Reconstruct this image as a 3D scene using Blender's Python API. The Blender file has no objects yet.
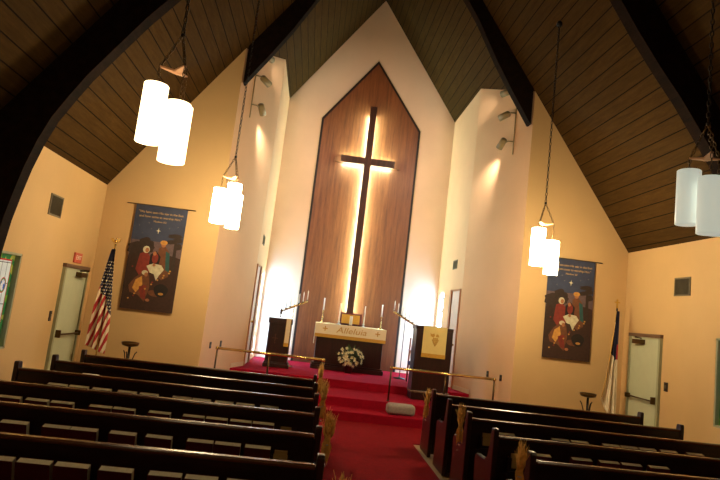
import bpy, bmesh, math, random
from mathutils import Vector, Matrix, Euler
random.seed(7)
S = bpy.context.scene
COL = S.collection
PI = math.pi

# ------------------------------------------------------------------ camera, world, exposure
FPX = 577.1
cd = bpy.data.cameras.new('camera'); cam = bpy.data.objects.new('camera', cd); COL.objects.link(cam)
cd.sensor_fit = 'HORIZONTAL'; cd.sensor_width = 36.0; cd.lens = 36.0 * FPX / 720.0
cd.clip_start = 0.05; cd.clip_end = 100
r_ = Vector((0.98956, -0.08438, 0.116835)); u_ = Vector((-0.126497, -0.120076, 0.984673)); f_ = Vector((0.069058, 0.989172, 0.129496))
M = Matrix((r_, u_, -f_)).transposed().to_4x4(); M.translation = Vector((-1.0208, 0, 1.8558))
cam.matrix_world = M
S.camera = cam
w = bpy.data.worlds.new('world'); S.world = w; w.use_nodes = True
w.node_tree.nodes['Background'].inputs[0].default_value = (1.0, 0.8, 0.6, 1)
w.node_tree.nodes['Background'].inputs[1].default_value = 0.02
S.view_settings.view_transform = 'Standard'; S.view_settings.look = 'None'
S.view_settings.gamma = 1; S.view_settings.exposure = 0.0

LAMP_FAR = 66.0
LAMP_NEAR_LEFT = 3.6
LAMP_NEAR_RIGHT = 0.42
LAMP_COL = (1.0, 0.78, 0.45)
LAMP_REAR_ADDED = 7.5
SPOT_W = 250.0
CROSS_GLOW = 230.0
WINDOW_GLOW = 42.0

# room dimensions
W, E_, SL, D1, C_, D2, DA, B_ = 5.049, 3.705, 1.415, 10.867, 2.91, 15.4895, 12.965, 2.338
PLAT = 0.495
YR = -3.0
def ce(x): return E_ + (W - abs(x)) * SL
ANG = math.atan(SL)

# ------------------------------------------------------------------ materials
def srgb(*c):
    out = []
    for v in c:
        v = v / 255.0
        out.append(v / 12.92 if v <= .04045 else ((v + .055) / 1.055) ** 2.4)
    return (*out, 1)
class NT:
    def __init__(s, name):
        s.m = bpy.data.materials.new(name); s.m.use_nodes = True; s.t = s.m.node_tree
        s.b = s.t.nodes['Principled BSDF']
    def n(s, k, **kw):
        nd = s.t.nodes.new(k)
        for a, v in kw.items(): setattr(nd, a, v)
        return nd
    def l(s, a, b): s.t.links.new(a, b)
    def math(s, op, a, b=None, c=None):
        nd = s.n('ShaderNodeMath', operation=op)
        for i, v in enumerate((a, b, c)):
            if v is None: continue
            if isinstance(v, (int, float)): nd.inputs[i].default_value = v
            else: s.l(v, nd.inputs[i])
        return nd.outputs[0]
    def mix(s, fac, a, b):
        nd = s.n('ShaderNodeMix', data_type='RGBA')
        if isinstance(fac, (int, float)): nd.inputs[0].default_value = fac
        else: s.l(fac, nd.inputs[0])
        for i, v in ((6, a), (7, b)):
            if isinstance(v, tuple): nd.inputs[i].default_value = v
            else: s.l(v, nd.inputs[i])
        return nd.outputs[2]
    def noise(s, scale, vec=None, detail=3, rough=.55):
        nd = s.n('ShaderNodeTexNoise'); nd.inputs['Scale'].default_value = scale
        nd.inputs['Detail'].default_value = detail; nd.inputs['Roughness'].default_value = rough
        if vec is not None: s.l(vec, nd.inputs['Vector'])
        return nd.outputs['Fac']
    def coord(s, which='Object'):
        return s.n('ShaderNodeTexCoord').outputs[which]
    def scale(s, v, sc):
        nd = s.n('ShaderNodeMapping'); nd.inputs['Scale'].default_value = sc; s.l(v, nd.inputs['Vector']); return nd.outputs[0]
    def ramp(s, fac, a, b):
        nd = s.n('ShaderNodeMapRange'); s.l(fac, nd.inputs[0]); nd.inputs[1].default_value = a; nd.inputs[2].default_value = b; return nd.outputs[0]
    def bump(s, h, st=.2, d=.01):
        nd = s.n('ShaderNodeBump'); nd.inputs['Strength'].default_value = st; nd.inputs['Distance'].default_value = d
        s.l(h, nd.inputs['Height']); s.l(nd.outputs[0], s.b.inputs['Normal'])
def plain(name, col, rough=.5, metal=0.0, var=.12, sc=8, spec=.5):
    t = NT(name); c = t.coord(); f = t.ramp(t.noise(sc, c), .3, .7)
    d = tuple(v * (1 - var) for v in col[:3]) + (1,)
    t.l(t.mix(f, d, col), t.b.inputs['Base Color'])
    t.b.inputs['Roughness'].default_value = rough; t.b.inputs['Metallic'].default_value = metal
    t.b.inputs['Specular IOR Level'].default_value = spec
    return t.m
def plaster(name, col):
    t = NT(name); c = t.coord()
    f = t.ramp(t.noise(1.3, c, 5), .3, .7); d = tuple(v * .93 for v in col[:3]) + (1,)
    t.l(t.mix(f, d, col), t.b.inputs['Base Color'])
    t.b.inputs['Roughness'].default_value = .85
    t.bump(t.noise(70, c, 3), .25, .006)
    return t.m
def wood(name, dark, light, rough=.35, sc=(14, 14, 1.2), bands=None, coat=0):
    t = NT(name); c = t.coord(); v = t.scale(c, sc)
    g = t.ramp(t.noise(1.6, v, 6, .65), .32, .68)
    fine = t.ramp(t.noise(9, v, 4, .6), .35, .65)
    col = t.mix(g, dark, light)
    col = t.mix(t.math('MULTIPLY', fine, .35), col, tuple(x * .55 for x in dark[:3]) + (1,))
    if bands:
        sx = t.n('ShaderNodeSeparateXYZ'); t.l(c, sx.inputs[0])
        a = t.math('MULTIPLY', sx.outputs[0], 1 / bands)
        wn = t.n('ShaderNodeTexWhiteNoise', noise_dimensions='1D'); t.l(t.math('FLOOR', a), wn.inputs['W'])
        col = t.mix(t.math('MULTIPLY', wn.outputs['Value'], .35), col, dark)
        fr = t.math('FRACT', a)
        seam = t.math('LESS_THAN', fr, .02)
        col = t.mix(t.math('MULTIPLY', seam, .5), col, tuple(x * .3 for x in dark[:3]) + (1,))
    t.l(col, t.b.inputs['Base Color']); t.b.inputs['Roughness'].default_value = rough
    t.b.inputs['Coat Weight'].default_value = coat; t.b.inputs['Coat Roughness'].default_value = .2
    t.bump(fine, .08, .003)
    return t.m
def emis(name, col, st):
    t = NT(name)
    t.b.inputs['Base Color'].default_value = (.8, .8, .75, 1); t.b.inputs['Roughness'].default_value = .5
    t.b.inputs['Emission Color'].default_value = (*col[:3], 1); t.b.inputs['Emission Strength'].default_value = st
    return t.m
def ceiling_mat():
    t = NT('ceiling_planks'); c = t.coord(); sx = t.n('ShaderNodeSeparateXYZ'); t.l(c, sx.inputs[0])
    ax = t.math('ABSOLUTE', sx.outputs[0])
    a = t.math('MULTIPLY', ax, 1 / .135)
    fr = t.math('FRACT', a); seam = t.math('LESS_THAN', fr, .075)
    wn = t.n('ShaderNodeTexWhiteNoise', noise_dimensions='1D'); t.l(t.math('FLOOR', a), wn.inputs['W'])
    v = t.scale(c, (9, .9, 9)); g = t.ramp(t.noise(2.2, v, 6, .7), .3, .7)
    sp = t.ramp(t.noise(16, c, 4, .7), .35, .7)
    col = t.mix(g, srgb(54, 36, 14), srgb(82, 58, 24))
    col = t.mix(t.math('MULTIPLY', wn.outputs['Value'], .45), col, srgb(58, 42, 20))
    col = t.mix(t.math('MULTIPLY', sp, .5), col, srgb(60, 44, 20))
    col = t.mix(seam, col, srgb(24, 16, 8))
    t.l(col, t.b.inputs['Base Color']); t.b.inputs['Roughness'].default_value = .9; t.b.inputs['Specular IOR Level'].default_value = .08
    t.bump(t.math('SUBTRACT', 1, seam), .5, .01)
    return t.m
def carpet(name, a, b):
    t = NT(name); c = t.coord()
    f = t.ramp(t.noise(60, c, 5, .8), .3, .7); f2 = t.ramp(t.noise(9, c, 5, .75), .3, .7)
    col = t.mix(f, a, b); col = t.mix(t.math('MULTIPLY', f2, .35), col, tuple(x * .55 for x in a[:3]) + (1,))
    t.l(col, t.b.inputs['Base Color']); t.b.inputs['Roughness'].default_value = .95
    t.b.inputs['Specular IOR Level'].default_value = .1
    t.bump(t.noise(150, c, 2), .6, .01)
    return t.m

m_wall = plaster('wall_plaster_ochre', srgb(208, 172, 120))
m_chan = plaster('wall_plaster_pink', srgb(222, 178, 136))
m_back = plaster('wall_plaster_cream', srgb(240, 210, 182))
m_ceil = ceiling_mat()
m_beam = wood('beam_wood', srgb(16, 9, 5), srgb(36, 20, 11), .9, (6, 1.5, 6)); m_beam.node_tree.nodes['Principled BSDF'].inputs['Specular IOR Level'].default_value = .1
m_tile = plain('floor_tile', srgb(150, 126, 92), .5, sc=3)
m_carp = carpet('aisle_carpet_red', srgb(96, 8, 15), srgb(160, 18, 30))
m_plat = carpet('platform_carpet_red', srgb(140, 10, 32), srgb(178, 16, 46))
m_pew = wood('pew_wood', srgb(20, 7, 4), srgb(44, 15, 9), .3, (1.2, 10, 10), coat=.15)
m_rail = wood('pew_rail_wood', srgb(62, 28, 14), srgb(112, 58, 30), .27, (1.2, 14, 14), coat=.5)
m_end = wood('pew_end_wood', srgb(26, 8, 6), srgb(54, 17, 12), .35, (10, 10, 1.6), coat=.15)
m_seat = plain('pew_seat', srgb(56, 22, 14), .4)
m_panel = wood('walnut_panel', srgb(100, 52, 26), srgb(146, 86, 46), .45, (9, 9, .55), bands=.34)
m_dark = wood('dark_furniture_wood', srgb(32, 12, 9), srgb(58, 25, 18), .35, (10, 10, 1.2), coat=.2)
m_cross = wood('cross_wood', srgb(46, 22, 12), srgb(84, 44, 26), .45, (9, 9, 1.2))
m_brown = plain('dark_reveal', srgb(34, 16, 10), .6)
m_ltrim = plain('pale_trim', srgb(226, 196, 160), .6)
m_brass = plain('brass', srgb(214, 186, 120), .25, .9, .1)
m_bronze = plain('dark_bronze', srgb(92, 70, 40), .35, .9)
m_black = plain('black_metal', srgb(26, 22, 20), .4, .6)
m_iron = plain('wrought_iron', srgb(46, 40, 36), .4, .7)
m_cream = plain('cream_cloth', srgb(236, 222, 184), .8, var=.05)
m_gold = plain('gold_cloth', srgb(206, 156, 50), .6, 0, .2, 30)
m_goldt = plain('gold_thread', srgb(204, 154, 60), .5, .0, .2, 60)
m_white = plain('white_wax', srgb(240, 238, 228), .5, var=.04)
m_page = plain('book_pages', srgb(252, 246, 222), .8, var=.1, sc=60)
m_cover = plain('hymnal_cover', srgb(84, 14, 16), .45)
m_card = plain('cream_cards', srgb(168, 136, 80), .8)
m_door = plain('door_paint', srgb(190, 196, 168), .5, var=.05)
m_frame = plain('door_frame_paint', srgb(160, 164, 134), .5)
m_head = plain('door_header_strip', srgb(112, 84, 66), .5)
m_chrome = plain('steel', srgb(120, 116, 104), .3, .9)
m_sign = plain('exit_sign_red', srgb(200, 92, 70), .6)
m_vent = plain('vent_paint', srgb(110, 100, 76), .6)
m_ventd = plain('vent_slot', srgb(40, 34, 24), .8)
m_fixt = plain('spot_housing', srgb(140, 120, 76), .5)
m_yoke = plain('yoke_wood', srgb(214, 160, 120), .5)
m_oak = wood('oak_jamb', srgb(150, 86, 40), srgb(196, 126, 68), .5)
m_pdoor = plain('pale_door', srgb(222, 196, 182), .6)
m_wheat = plain('wheat_straw', srgb(250, 196, 104), .8, 0, .3, 40)
m_ribbon = plain('silver_clip', srgb(200, 196, 190), .3, .6)
m_cush = plain('grey_fabric', srgb(160, 148, 140), .85, var=.25, sc=40)
m_red = plain('flag_red', srgb(172, 30, 34), .8, var=.15)
m_fw = plain('flag_white', srgb(232, 214, 184), .8, var=.08)
m_blue = plain('flag_blue', srgb(30, 28, 58), .8)
m_purp = plain('chair_upholstery', srgb(70, 62, 110), .8)
m_chw = wood('chair_wood', srgb(110, 52, 26), srgb(160, 84, 44), .4)
m_green = plain('leaf_green', srgb(72, 96, 48), .6, 0, .3)
m_lily = plain('lily_petal', srgb(246, 238, 200), .6, var=.08)
m_lily2 = plain('lily_yellow', srgb(226, 206, 96), .6)
m_pot = plain('pot_foil', srgb(120, 92, 40), .4, .5)
m_lead = plain('window_lead', srgb(30, 34, 30), .5)
m_glassc = plain('clear_glass', srgb(210, 220, 226), .1, 0, .05)
m_plastic = plain('switch_plastic', srgb(48, 36, 28), .5)
m_bsky = plain('print_night_blue', srgb(58, 66, 94), .75, 0, .35, 4)

# ------------------------------------------------------------------ mesh helpers
class MB:
    def __init__(s): s.v = []; s.f = []; s.mi = []; s.cur = 0; s.sm = False; s.smf = []
    def add(s, vs, fs):
        o = len(s.v); s.v += [tuple(v) for v in vs]
        for f in fs: s.f.append(tuple(i + o for i in f)); s.mi.append(s.cur); s.smf.append(s.sm)
        return s
    def box(s, x0, x1, y0, y1, z0, z1):
        return s.add([(x, y, z) for z in (z0, z1) for y in (y0, y1) for x in (x0, x1)],
                     [(0, 2, 3, 1), (4, 5, 7, 6), (0, 1, 5, 4), (2, 6, 7, 3), (0, 4, 6, 2), (1, 3, 7, 5)])
    def hexa(s, b, t):
        return s.add(b + t, [(3, 2, 1, 0), (4, 5, 6, 7), (0, 1, 5, 4), (1, 2, 6, 5), (2, 3, 7, 6), (3, 0, 4, 7)])
    def prism(s, pts, d):            # planar polygon pts (3D), extruded by vector d
        n = len(pts); d = Vector(d); a = [Vector(p) for p in pts]; b = [p + d for p in a]
        fs = [tuple(range(n))[::-1], tuple(range(n, 2 * n))] + [(i, (i + 1) % n, n + (i + 1) % n, n + i) for i in range(n)]
        return s.add(a + b, fs)
    def tube(s, path, r, seg=8, cap=True, closed=False):
        P = [Vector(p) for p in path]; n = len(P); rs = r if isinstance(r, (list, tuple)) else [r] * n
        vs = []; up = None; smo = s.sm; s.sm = True
        for i, p in enumerate(P):
            if closed: t = P[(i + 1) % n] - P[i - 1]
            else: t = P[min(i + 1, n - 1)] - P[max(i - 1, 0)]
            t.normalize()
            if up is None: up = t.orthogonal().normalized()
            else: up = (up - t * up.dot(t)).normalized()
            q = t.cross(up)
            for k in range(seg):
                a = 2 * PI * k / seg; vs.append(p + (up * math.cos(a) + q * math.sin(a)) * rs[i])
        fs = []
        for i in range(n if closed else n - 1):
            j = (i + 1) % n
            for k in range(seg):
                fs.append((i * seg + k, i * seg + (k + 1) % seg, j * seg + (k + 1) % seg, j * seg + k))
        if cap and not closed:
            fs.append(tuple(range(seg))[::-1]); fs.append(tuple((n - 1) * seg + k for k in range(seg)))
        s.add(vs, fs); s.sm = smo
        return s
    def lathe(s, prof, c=(0, 0, 0), seg=20, mat=None):
        smo = s.sm; s.sm = True; vs = []; n = len(prof)
        for r, z in prof:
            for k in range(seg):
                a = 2 * PI * k / seg; v = Vector((r * math.cos(a), r * math.sin(a), z))
                if mat: v = mat @ v
                vs.append(v + Vector(c))
        fs = [(i * seg + k, i * seg + (k + 1) % seg, (i + 1) * seg + (k + 1) % seg, (i + 1) * seg + k) for i in range(n - 1) for k in range(seg)]
        fs.append(tuple(range(seg))[::-1]); fs.append(tuple((n - 1) * seg + k for k in range(seg)))
        s.add(vs, fs); s.sm = smo
        return s
    def ball(s, c, r, sz=None, seg=8, rings=6):
        sz = sz or (1, 1, 1); smo = s.sm; s.sm = True; vs = []; c = Vector(c)
        for i in range(1, rings):
            th = PI * i / rings
            for k in range(seg):
                a = 2 * PI * k / seg
                vs.append(c + Vector((r * sz[0] * math.sin(th) * math.cos(a), r * sz[1] * math.sin(th) * math.sin(a), r * sz[2] * math.cos(th))))
        t = len(vs); vs += [c + Vector((0, 0, r * sz[2])), c - Vector((0, 0, r * sz[2]))]
        fs = [(i * seg + k, (i + 1) * seg + k, (i + 1) * seg + (k + 1) % seg, i * seg + (k + 1) % seg) for i in range(rings - 2) for k in range(seg)]
        fs += [(t, k, (k + 1) % seg) for k in range(seg)] + [(t + 1, (rings - 2) * seg + (k + 1) % seg, (rings - 2) * seg + k) for k in range(seg)]
        s.add(vs, fs); s.sm = smo
        return s
    def build(s, name, mats, parent=None, bevel=0, label=None):
        me = bpy.data.meshes.new(name); me.from_pydata(s.v, [], s.f)
        if not isinstance(mats, (list, tuple)): mats = [mats]
        for m in mats: me.materials.append(m)
        me.polygons.foreach_set('material_index', s.mi); me.polygons.foreach_set('use_smooth', s.smf)
        bm = bmesh.new(); bm.from_mesh(me); bmesh.ops.recalc_face_normals(bm, faces=bm.faces); bm.to_mesh(me); bm.free()
        me.update()
        o = bpy.data.objects.new(name, me); COL.objects.link(o)
        if parent: o.parent = parent
        if bevel:
            b = o.modifiers.new('bevel', 'BEVEL'); b.width = bevel; b.segments = 2; b.limit_method = 'ANGLE'; b.angle_limit = .7
        if label: o['label'] = label
        return o
def thing(name, label, cat, loc=(0, 0, 0), rz=0, group=None):
    o = bpy.data.objects.new(name, None); COL.objects.link(o); o.location = loc; o.rotation_euler = (0, 0, rz)
    o.empty_display_size = .1; return tag(o, label, cat, group)
def tag(o, label, cat, group=None):
    o['label'] = label; o['category'] = cat
    if group: o['group'] = group
    return o
def struct(o): o['kind'] = 'structure'; return o
def dup(root, loc, rz=None, label=None):
    r = root.copy(); COL.objects.link(r); r.location = loc
    if rz is not None: r.rotation_euler = (root.rotation_euler.x, 0, rz)
    if label: r['label'] = label
    for ch in list(root.children):
        c = ch.copy(); COL.objects.link(c); c.parent = r
        for g in list(ch.children):
            d = g.copy(); COL.objects.link(d); d.parent = c
    return r
def text_mesh(name, body, size, mat, parent, matrix, extrude=.002, align='CENTER', shear=0, font_scale=1):
    cu = bpy.data.curves.new(name, 'FONT'); cu.body = body; cu.size = size; cu.extrude = extrude; cu.align_x = align
    cu.align_y = 'CENTER'; cu.shear = shear; cu.resolution_u = 3
    tmp = bpy.data.objects.new(name + '_src', cu); COL.objects.link(tmp)
    dg = bpy.context.evaluated_depsgraph_get(); me = bpy.data.meshes.new_from_object(tmp.evaluated_get(dg))
    bpy.data.objects.remove(tmp); me.name = name; me.materials.clear(); me.materials.append(mat)
    me.transform(matrix)
    o = bpy.data.objects.new(name, me); COL.objects.link(o); o.parent = parent
    return o
FACE = Matrix.Rotation(PI / 2, 4, 'X')      # XY text -> XZ plane, facing -Y
ORD = ['first', 'second', 'third', 'fourth', 'fifth', 'sixth', 'seventh', 'eighth', 'ninth', 'tenth', 'eleventh']

# ------------------------------------------------------------------ room shell
T = .15
struct(MB().box(-W - T, W + T, YR - T, D2 + T, -.12, 0).build('floor', m_tile))
cm = MB()
for sg in (-1, 1):
    a = (sg * (W + T), YR - T, ce(0) - (W + T) * SL); b = (0, YR - T, ce(0))
    cm.prism([a, b, (0, YR - T, ce(0) + .25), (sg * (W + T), YR - T, a[2] + .25)], (0, D2 + 2 * T - YR, 0))
struct(cm.build('ceiling', m_ceil))
def side_wall(sg, name):
    m = MB(); x0, x1 = (W, W + T) if sg > 0 else (-W - T, -W)
    y0, y1, z0, z1 = WIN
    top = E_ - .005
    m.box(x0, x1, YR, y0, 0, top); m.box(x0, x1, y1, D1 + T, 0, top)
    m.box(x0, x1, y0, y1, 0, z0); m.box(x0, x1, y0, y1, z1, top)
    return struct(m.build(name, m_wall))
WIN = (7.2, 8.29, .86, 2.15)
side_wall(-1, 'wall_left'); side_wall(1, 'wall_right')
for sg, nm in ((-1, 'wall_front_left'), (1, 'wall_front_right')):
    struct(MB().prism([(sg * W, D1, 0), (sg * C_, D1, 0), (sg * C_, D1, ce(C_)), (sg * W, D1, E_)], (0, T, 0)).build(nm, m_wall))
for sg, nm in ((-1, 'wall_chancel_left'), (1, 'wall_chancel_right')):
    m = MB(); a = Vector((sg * C_, D1 + .001, 0)); b = Vector((sg * B_, DA, 0)); t = (b - a).normalized(); n = Vector((t.y, -t.x, 0)) * sg
    up = lambda p: Vector((p.x, p.y, ce(p.x)))
    m.prism([a, b, up(b), up(a)], n * T)
    y0, y1, z0, z1 = 14.78, 15.30, PLAT + .1, 2.73
    x = sg * B_; zt = ce(B_)
    def bx(ya, yb, za, zb): m.box(min(x, x + sg * T), max(x, x + sg * T), ya, yb, za, zb)
    bx(DA, y0, 0, zt); bx(y1, D2 + T, 0, zt); bx(y0, y1, 0, z0); bx(y0, y1, z1, zt)
    struct(m.build(nm, m_chan))
struct(MB().prism([(-B_, D2, 0), (B_, D2, 0), (B_, D2, ce(B_)), (0, D2, ce(0)), (-B_, D2, ce(B_))], (0, T, 0)).build('wall_back', m_back))
struct(MB().prism([(-W, YR, 0), (W, YR, 0), (W, YR, E_), (0, YR, ce(0)), (-W, YR, E_)], (0, -T, 0)).build('wall_rear', m_wall))
for sg, nm in ((-1, 'left'), (1, 'right')):
    m = MB(); m.box(min(sg * W, sg * (W - .012)), max(sg * W, sg * (W - .012)), YR, 9.6, 0, .1)
    struct(m.build('baseboard_' + nm, m_oak))

# ------------------------------------------------------------------ arches (glulam)
inner = [(0, 10.25), (1.39, 8.42), (1.64, 8.05), (2.07, 7.27), (2.45, 6.66), (2.87, 6.03), (3.2, 5.58), (3.5, 5.2), (3.82, 4.74), (4.08, 4.36), (4.24, 4.08), (4.4, 3.78), (4.51, 3.48), (4.6, 3.15), (4.66, 2.85), (4.72, 2.5), (4.76, 2.1), (4.79, 1.5), (4.8, 0)]
def arch(name, y0, th, xmax, label, cat):
    mb = MB()
    for sg in (-1, 1):
        pts = [p for p in inner if p[0] <= xmax]
        outer = [(x, ce(x) - .002) for x, _ in pts]
        if xmax > 3:
            outer = []
            for x, z in pts:
                t = z / 4.7
                outer.append((x, ce(x) - .002) if z > 4.6 else (W - .004 - max(0, (z - 3.7)) * .45, z if z < 3.6 else min(ce(W - .004 - max(0, z - 3.7) * .45) - .004, z + .4)))
        for i in range(len(pts) - 1):
            q = [(sg * pts[i][0], y0, pts[i][1]), (sg * pts[i + 1][0], y0, pts[i + 1][1]), (sg * outer[i + 1][0], y0, outer[i + 1][1]), (sg * outer[i][0], y0, outer[i][1])]
            mb.prism(q, (0, th, 0))
    o = mb.build(name, m_beam); tag(o, label, cat); return o
arch('laminated_arch', 7.0, .2, 9, 'dark laminated timber arch curving down the left and right nave walls', 'arch')
arch('chancel_beam', D1 + .002, .2, 2.875, 'dark timber rafter beam across the opening of the chancel', 'beam')

# ------------------------------------------------------------------ carpet and platform
tag(MB().box(-.79, .79, YR + .02, 9.1, .001, .012).box(-C_ - .6, C_ + .6, 9.1, 10.43, .001, .012).build('carpet_runner', m_carp), 'red carpet runner down the aisle, widening in front of the chancel steps', 'carpet')
pl = thing('chancel_platform', 'red carpeted chancel platform with two steps up from the aisle', 'platform', (0, 12, 0))
def dgx(y): return C_ - (C_ - B_) * max(0, min(1, (y - D1) / (DA - D1))) - .004
def stepbox(y0, y1, z0, z1, name):
    m = MB()
    ys = [y0] + [y for y in (D1, DA) if y0 < y < y1] + [y1]
    for a, b in zip(ys[:-1], ys[1:]):
        m.hexa([(-dgx(a), a - 12, z0), (dgx(a), a - 12, z0), (dgx(b), b - 12, z0), (-dgx(b), b - 12, z0)],
               [(-dgx(a), a - 12, z1), (dgx(a), a - 12, z1), (dgx(b), b - 12, z1), (-dgx(b), b - 12, z1)])
    return m.build(name, m_plat, pl, bevel=.01)
stepbox(10.43, 10.985, .001, .165, 'step'); stepbox(10.97, 12.29, .001, .33, 'step'); stepbox(12.275, D2 - .002, .001, PLAT, 'deck')
# pale baseboards standing on the platform
for sg, nm in ((-1, 'left'), (1, 'right')):
    m = MB()
    a = Vector((sg * dgx(12.29), 12.29, PLAT)); b = Vector((sg * (B_ - .003), DA, PLAT))
    t = (b - a).normalized(); n = Vector((-t.y, t.x, 0)) * sg * .012
    m.prism([a, b, b + Vector((0, 0, .09)), a + Vector((0, 0, .09))], n)
    struct(m.build('trim_' + nm, m_ltrim))

# ------------------------------------------------------------------ doors in the side walls
def side_door(sg, n, y0, y1):
    x = sg * W; s = -sg
    fr = MB()
    def bx(m, d0, d1, ya, yb, za, zb): m.box(min(x + s * d0, x + s * d1), max(x + s * d0, x + s * d1), ya, yb, za, zb)
    door = bpy.data.objects.new('door_%d' % n, None); COL.objects.link(door); door['kind'] = 'structure'
    bx(fr, .001, .05, y0, y0 + .055, .0, 2.1); bx(fr, .001, .05, y1 - .055, y1, 0, 2.1)
    fr.build('door_frame', m_frame, door)
    h = MB(); bx(h, .001, .06, y0 - .01, y1 + .01, 2.08, 2.14); h.build('door_header', m_head, door)
    d = MB(); bx(d, .001, .032, y0 + .055, y1 - .055, .01, 2.08); d.build('door_panel', m_door, door)
    p = MB(); bx(p, .07, .10, y0 + .09, y1 - .08, .985, 1.01)
    bx(p, .03, .12, y0 + .06, y0 + .10, .95, 1.07); bx(p, .03, .12, y1 - .11, y1 - .07, .96, 1.04)
    p.build('push_bar', m_bronze, door, bevel=.006)
    c = MB(); bx(c, .03, .12, y1 - .5, y1 - .22, 1.95, 2.03)
    c.tube([(x + s * .08, y1 - .45, 2.05), (x + s * .28, y1 - .62, 2.06), (x + s * .05, y1 - .2, 2.07)], .012, 6)
    c.build('door_closer', m_bronze, door)
    return door
side_door(-1, 1, 9.62, 10.6); side_door(1, 2, 9.6, 10.58)
# chancel side doors
for sg, n in ((-1, 3), (1, 4)):
    x = sg * B_; s = -sg
    door = bpy.data.objects.new('door_%d' % n, None); COL.objects.link(door); door['kind'] = 'structure'
    def bx(m, d0, d1, ya, yb, za, zb): m.box(min(x + s * d0, x + s * d1), max(x + s * d0, x + s * d1), ya, yb, za, zb)
    m = MB(); bx(m, .001, .045, 13.78, 13.93, PLAT + .002, 2.74); bx(m, .001, .03, 13.05, 13.93, 2.70, 2.74); bx(m, .001, .03, 13.02, 13.07, PLAT + .002, 2.74)
    m.build('door_frame', m_oak, door)
    m = MB(); bx(m, .001, .012, 13.07, 13.78, PLAT + .002, 2.70); m.build('door_panel', m_pdoor, door)
    m = MB(); m.ball((x + s * .05, 13.16, 1.45), .03); m.build('door_handle', m_brass, door)

# ------------------------------------------------------------------ stained glass windows
def glass_mat(name, st, kind):
    t = NT(name); c = t.coord(); sx = t.n('ShaderNodeSeparateXYZ'); t.l(c, sx.inputs[0])
    Y, Z = sx.outputs[1], sx.outputs[2]
    if kind == 'nave':       # Y -.5...5 , Z -.63...63 local
        ay = t.math('ABSOLUTE', Y); az = t.math('ABSOLUTE', Z)
        border = t.math('MAXIMUM', t.math('GREATER_THAN', ay, .455), t.math('GREATER_THAN', az, .55))
        inner_ = t.math('MAXIMUM', t.math('GREATER_THAN', ay, .44), t.math('GREATER_THAN', az, .53))
        vo = t.n('ShaderNodeTexVoronoi'); vo.inputs['Scale'].default_value = 11; t.l(c, vo.inputs['Vector'])
        sv = t.n('ShaderNodeSeparateColor'); t.l(vo.outputs['Color'], sv.inputs[0])
        g = t.mix(t.math('GREATER_THAN', sv.outputs[0], .6), (.03, .16, .04, 1), (.12, .24, .03, 1))
        g = t.mix(t.math('GREATER_THAN', sv.outputs[1], .85), g, (.3, .3, .05, 1))
        white = t.mix(t.noise(3, c), (.42, .46, .46, 1), (.6, .64, .62, 1))
        r2 = t.math('SQRT', t.math('ADD', t.math('POWER', t.math('MULTIPLY', t.math('SUBTRACT', ay, .33), 1.35), 2), t.math('POWER', t.math('SUBTRACT', Z, .2), 2)))
        med = t.mix(t.math('GREATER_THAN', t.noise(14, c), .52), (.05, .1, .35, 1), (.5, .5, .55, 1))
        med = t.mix(t.math('GREATER_THAN', r2, .075), med, (.05, .2, .07, 1)); med = t.mix(t.math('GREATER_THAN', r2, .09), med, (.35, .03, .03, 1))
        col = t.mix(t.math('LESS_THAN', r2, .105), white, med)
        lead = t.math('MAXIMUM', t.math('LESS_THAN', t.math('FRACT', t.math('MULTIPLY', t.math('ADD', Z, 2), 3.6)), .03), t.math('LESS_THAN', t.math('FRACT', t.math('MULTIPLY', t.math('ADD', Y, 2.03), 8)), .05))
        lead = t.math('MULTIPLY', lead, t.math('GREATER_THAN', r2, .105))
        col = t.mix(lead, col, (.01, .015, .01, 1)); col = t.mix(inner_, col, (.35, .02, .02, 1)); col = t.mix(border, col, g)
    else:
        vo = t.n('ShaderNodeTexVoronoi'); vo.inputs['Scale'].default_value = 9; t.l(c, vo.inputs['Vector'])
        sv = t.n('ShaderNodeSeparateColor'); t.l(vo.outputs['Color'], sv.inputs[0])
        col = t.mix(t.math('GREATER_THAN', sv.outputs[0], .42), (.003, .010, .022, 1), (.36, .64, 1.0, 1))
    t.l(col, t.b.inputs['Base Color']); t.l(col, t.b.inputs['Emission Color']); t.b.inputs['Emission Strength'].default_value = st
    t.b.inputs['Roughness'].default_value = .2
    return t.m
g_nave = glass_mat('stained_glass_nave', .38, 'nave'); g_chan = glass_mat('stained_glass_chancel', WINDOW_GLOW, 'chancel')
yc, zc = (WIN[0] + WIN[1]) / 2, (WIN[2] + WIN[3]) / 2
for sg, n in ((-1, 1), (1, 2)):
    x = sg * (W + .08)
    wn = bpy.data.objects.new('window_%d' % n, None); COL.objects.link(wn); wn['kind'] = 'structure'
    wn.location = (x, yc, zc)
    m = MB(); hy, hz = (WIN[1] - WIN[0]) / 2, (WIN[3] - WIN[2]) / 2
    xa, xb = (-.07, .075) if sg < 0 else (-.075, .07)
    m.box(xa, xb, -hy, -hy + .03, -hz, hz); m.box(xa, xb, hy - .03, hy, -hz, hz)
    m.box(xa, xb, -hy, hy, hz - .03, hz); m.box(xa, xb, -hy, hy, -hz, -hz + .03)
    m.build('window_frame', m_frame, wn)
    MB().box(-.004, .004, -hy + .03, hy - .03, -hz + .03, hz - .03).build('window_pane', g_nave, wn)
for sg, n in ((-1, 3), (1, 4)):
    x = sg * (B_ + .05); wn = bpy.data.objects.new('window_%d' % n, None); COL.objects.link(wn); wn['kind'] = 'structure'
    wn.location = (x, 15.04, 1.66)
    MB().box(-.004, .004, -.24, .24, -1.05, 1.05).build('window_pane', g_chan, wn)
    m = MB(); m.box(-.02, .02, -.26, -.235, -1.065, 1.07); m.box(-.02, .02, .235, .26, -1.065, 1.07); m.box(-.02, .02, -.26, .26, 1.045, 1.07)
    m.build('window_frame', m_ltrim, wn)

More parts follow.
